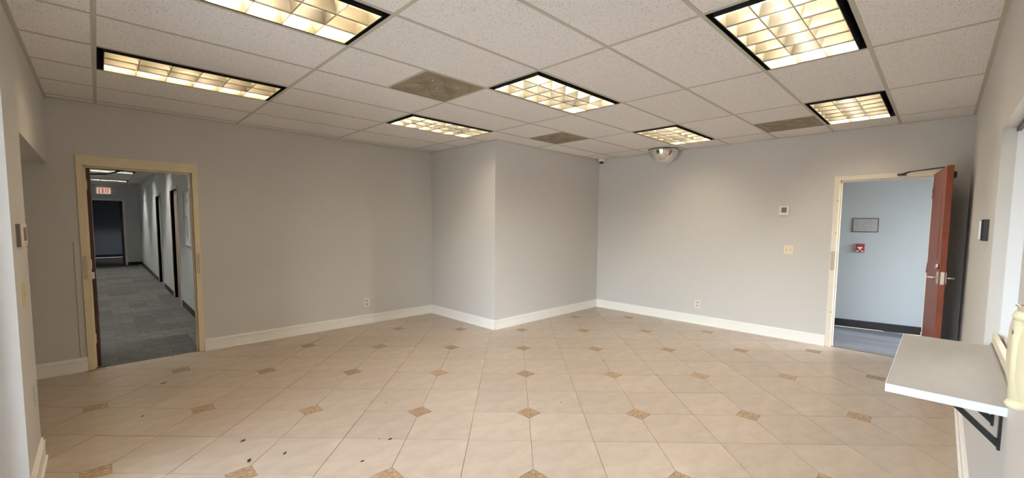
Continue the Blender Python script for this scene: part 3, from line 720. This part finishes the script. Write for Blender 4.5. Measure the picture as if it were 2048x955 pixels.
for z in (0.005, 0.245):
    lathe('ear_cap', [(0, -0.012), (0.018, -0.010), (0.022, 0), (0.018, 0.010), (0, 0.012)], m_phone, o, 20, (0.045, 0.036, 0.02 if z < 0.1 else 0.23))
box('cradle_recess', (0.226, 0.010, 0.075, 0.244, 0.026, 0.118), m_maroon, t, 0.003)
tubes('hook', [((0.05, 0.040, 0.19), (0.05, 0.055, 0.19), 0.007)], m_steel, t)
lathe('coin_button', [(0, 0.006), (0.010, 0.005), (0.012, 0)], m_steel, t, 16, (0.19, 0.030, 0.235))

# framed sheet and fire alarm in the corridor
def on_cor(name, y, z): 
    o = empty(name, (cor(y), y, z), math.atan(0.16)-math.radians(90)); return o
t = on_cor('picture_frame', -0.815, 1.553); tag(t, 'small dark framed print on the corridor wall through the right doorway', 'picture')
w2, h2 = 0.150, 0.104
box('frame', [(-w2, -0.012, -h2, w2, 0, -h2+.010), (-w2, -0.012, h2-.010, w2, 0, h2), (-w2, -0.012, -h2+.010, -w2+.010, 0, h2-.010), (w2-.010, -0.012, -h2+.010, w2, 0, h2-.010)], m_navy, t, 0.001)
box('print', (-w2+.01, -0.0095, -h2+.01, w2-.01, -0.003, h2-.01), m_paper, t)
box('pane', (-w2+.01, -0.0115, -h2+.01, w2-.01, -0.0105, h2-.01), m_glass, t)
t = on_cor('fire_alarm', -0.77, 1.213); tag(t, 'red fire alarm pull box beneath the framed print', 'fire alarm')
box('alarm_body', (-0.055, -0.030, -0.062, 0.055, 0, 0.062), m_red, t, 0.004)
box('pull_handle', [(-0.028, -0.036, -0.004, 0.028, -0.030, 0.014), (-0.008, -0.036, -0.030, 0.008, -0.030, -0.004)], m_almond, t, 0.001)
for s in (-1, 1): box('white_mark', (s*0.028-0.014, -0.0315, -0.052, s*0.028+0.014, -0.030, -0.040), m_whitepl, t)

# exit sign
t = empty('exit_sign', (-1.065, HY1, 2.40)); tag(t, 'white EXIT sign with red letters above the end of the hall', 'sign')
box('sign_case', (-0.165, -0.045, 0, 0.165, 0, 0.205), m_exit, t, 0.004)
box('sign_base', (-0.165, -0.05, -0.012, 0.165, 0, 0.0), m_greypl, t)
def letter(name, parts, x): 
    L = [(x+a, -0.0475, 0.03+b, x+c, -0.045, 0.03+d) for a, b, c, d in parts]
    return box(name, L, m_redletter, t)
LH = 0.15; sw = 0.018; lw = 0.050
letter('letter', [(0, 0, sw, LH), (sw, 0, lw, sw), (sw, LH/2-sw/2, lw-.006, LH/2+sw/2), (sw, LH-sw, lw, LH)], -0.122)
bm = bmesh.new()
for (a, b) in (((0, 0), (lw+.004, LH)), ((0, LH), (lw+.004, 0))):
    q = [(a[0]-.0, a[1]), (a[0]+sw*1.1, a[1]), (b[0]+.0, b[1]), (b[0]-sw*1.1, b[1])]
    _prism(bm, [(-0.048+px, 0.03+pz) for px, pz in q], -0.0475, -0.045, 'y')
mesh_obj('letter', bm, m_redletter, t)
letter('letter', [(0, 0, sw, LH)], 0.036)
letter('letter', [(lw/2-sw/2, 0, lw/2+sw/2, LH-sw), (-.004, LH-sw, lw+.004, LH)], 0.078)

# glazed notice case on the hall wall
t = empty('notice_board', (HX1, 6.93, 1.12)); tag(t, 'narrow framed notice board on the hall wall inside the left doorway', 'notice board')
wy = 0.33
box('frame', [(-0.022, -wy, 0, 0, wy, 0.02), (-0.022, -wy, 0.90, 0, wy, 0.92), (-0.022, -wy, 0.02, 0, -wy+.02, 0.90), (-0.022, wy-.02, 0.02, 0, wy, 0.90)], m_steel, t, 0.001)
box('back_board', (-0.006, -wy+.02, 0.02, 0, wy-.02, 0.90), m_hallwall, t)
box('notice', (-0.008, -wy+.04, 0.60, -0.006, wy-.04, 0.88), m_sheet, t)
box('lock', (-0.030, -0.06, 0.46, -0.022, -0.03, 0.49), m_blackpl, t)
box('hanging_cord', (-0.026, -0.10, 0.12, -0.022, -0.085, 0.46), m_blackpl, t)
t = empty('light_switch', (HX1, 12.3, 1.22)); tag(t, 'small pale switch on the hall wall beyond the far side door', 'switch')
box('cover_plate', (-0.006, -0.06, -0.06, 0, 0.06, 0.06), m_whitepl, t, 0.0015); box('toggle', (-0.018, -0.006, -0.01, -0.006, 0.006, 0.01), m_greypl, t)

# outside ground seen only through the windows
struct(box('ground', [(-40, -40, -0.4, XL-0.25, 2.2, -0.15), (3.0, 3.6, -0.4, 30, 40, -0.15), (XR+0.2, -40, -0.4, 30, -3.2, -0.15)], m_blob))
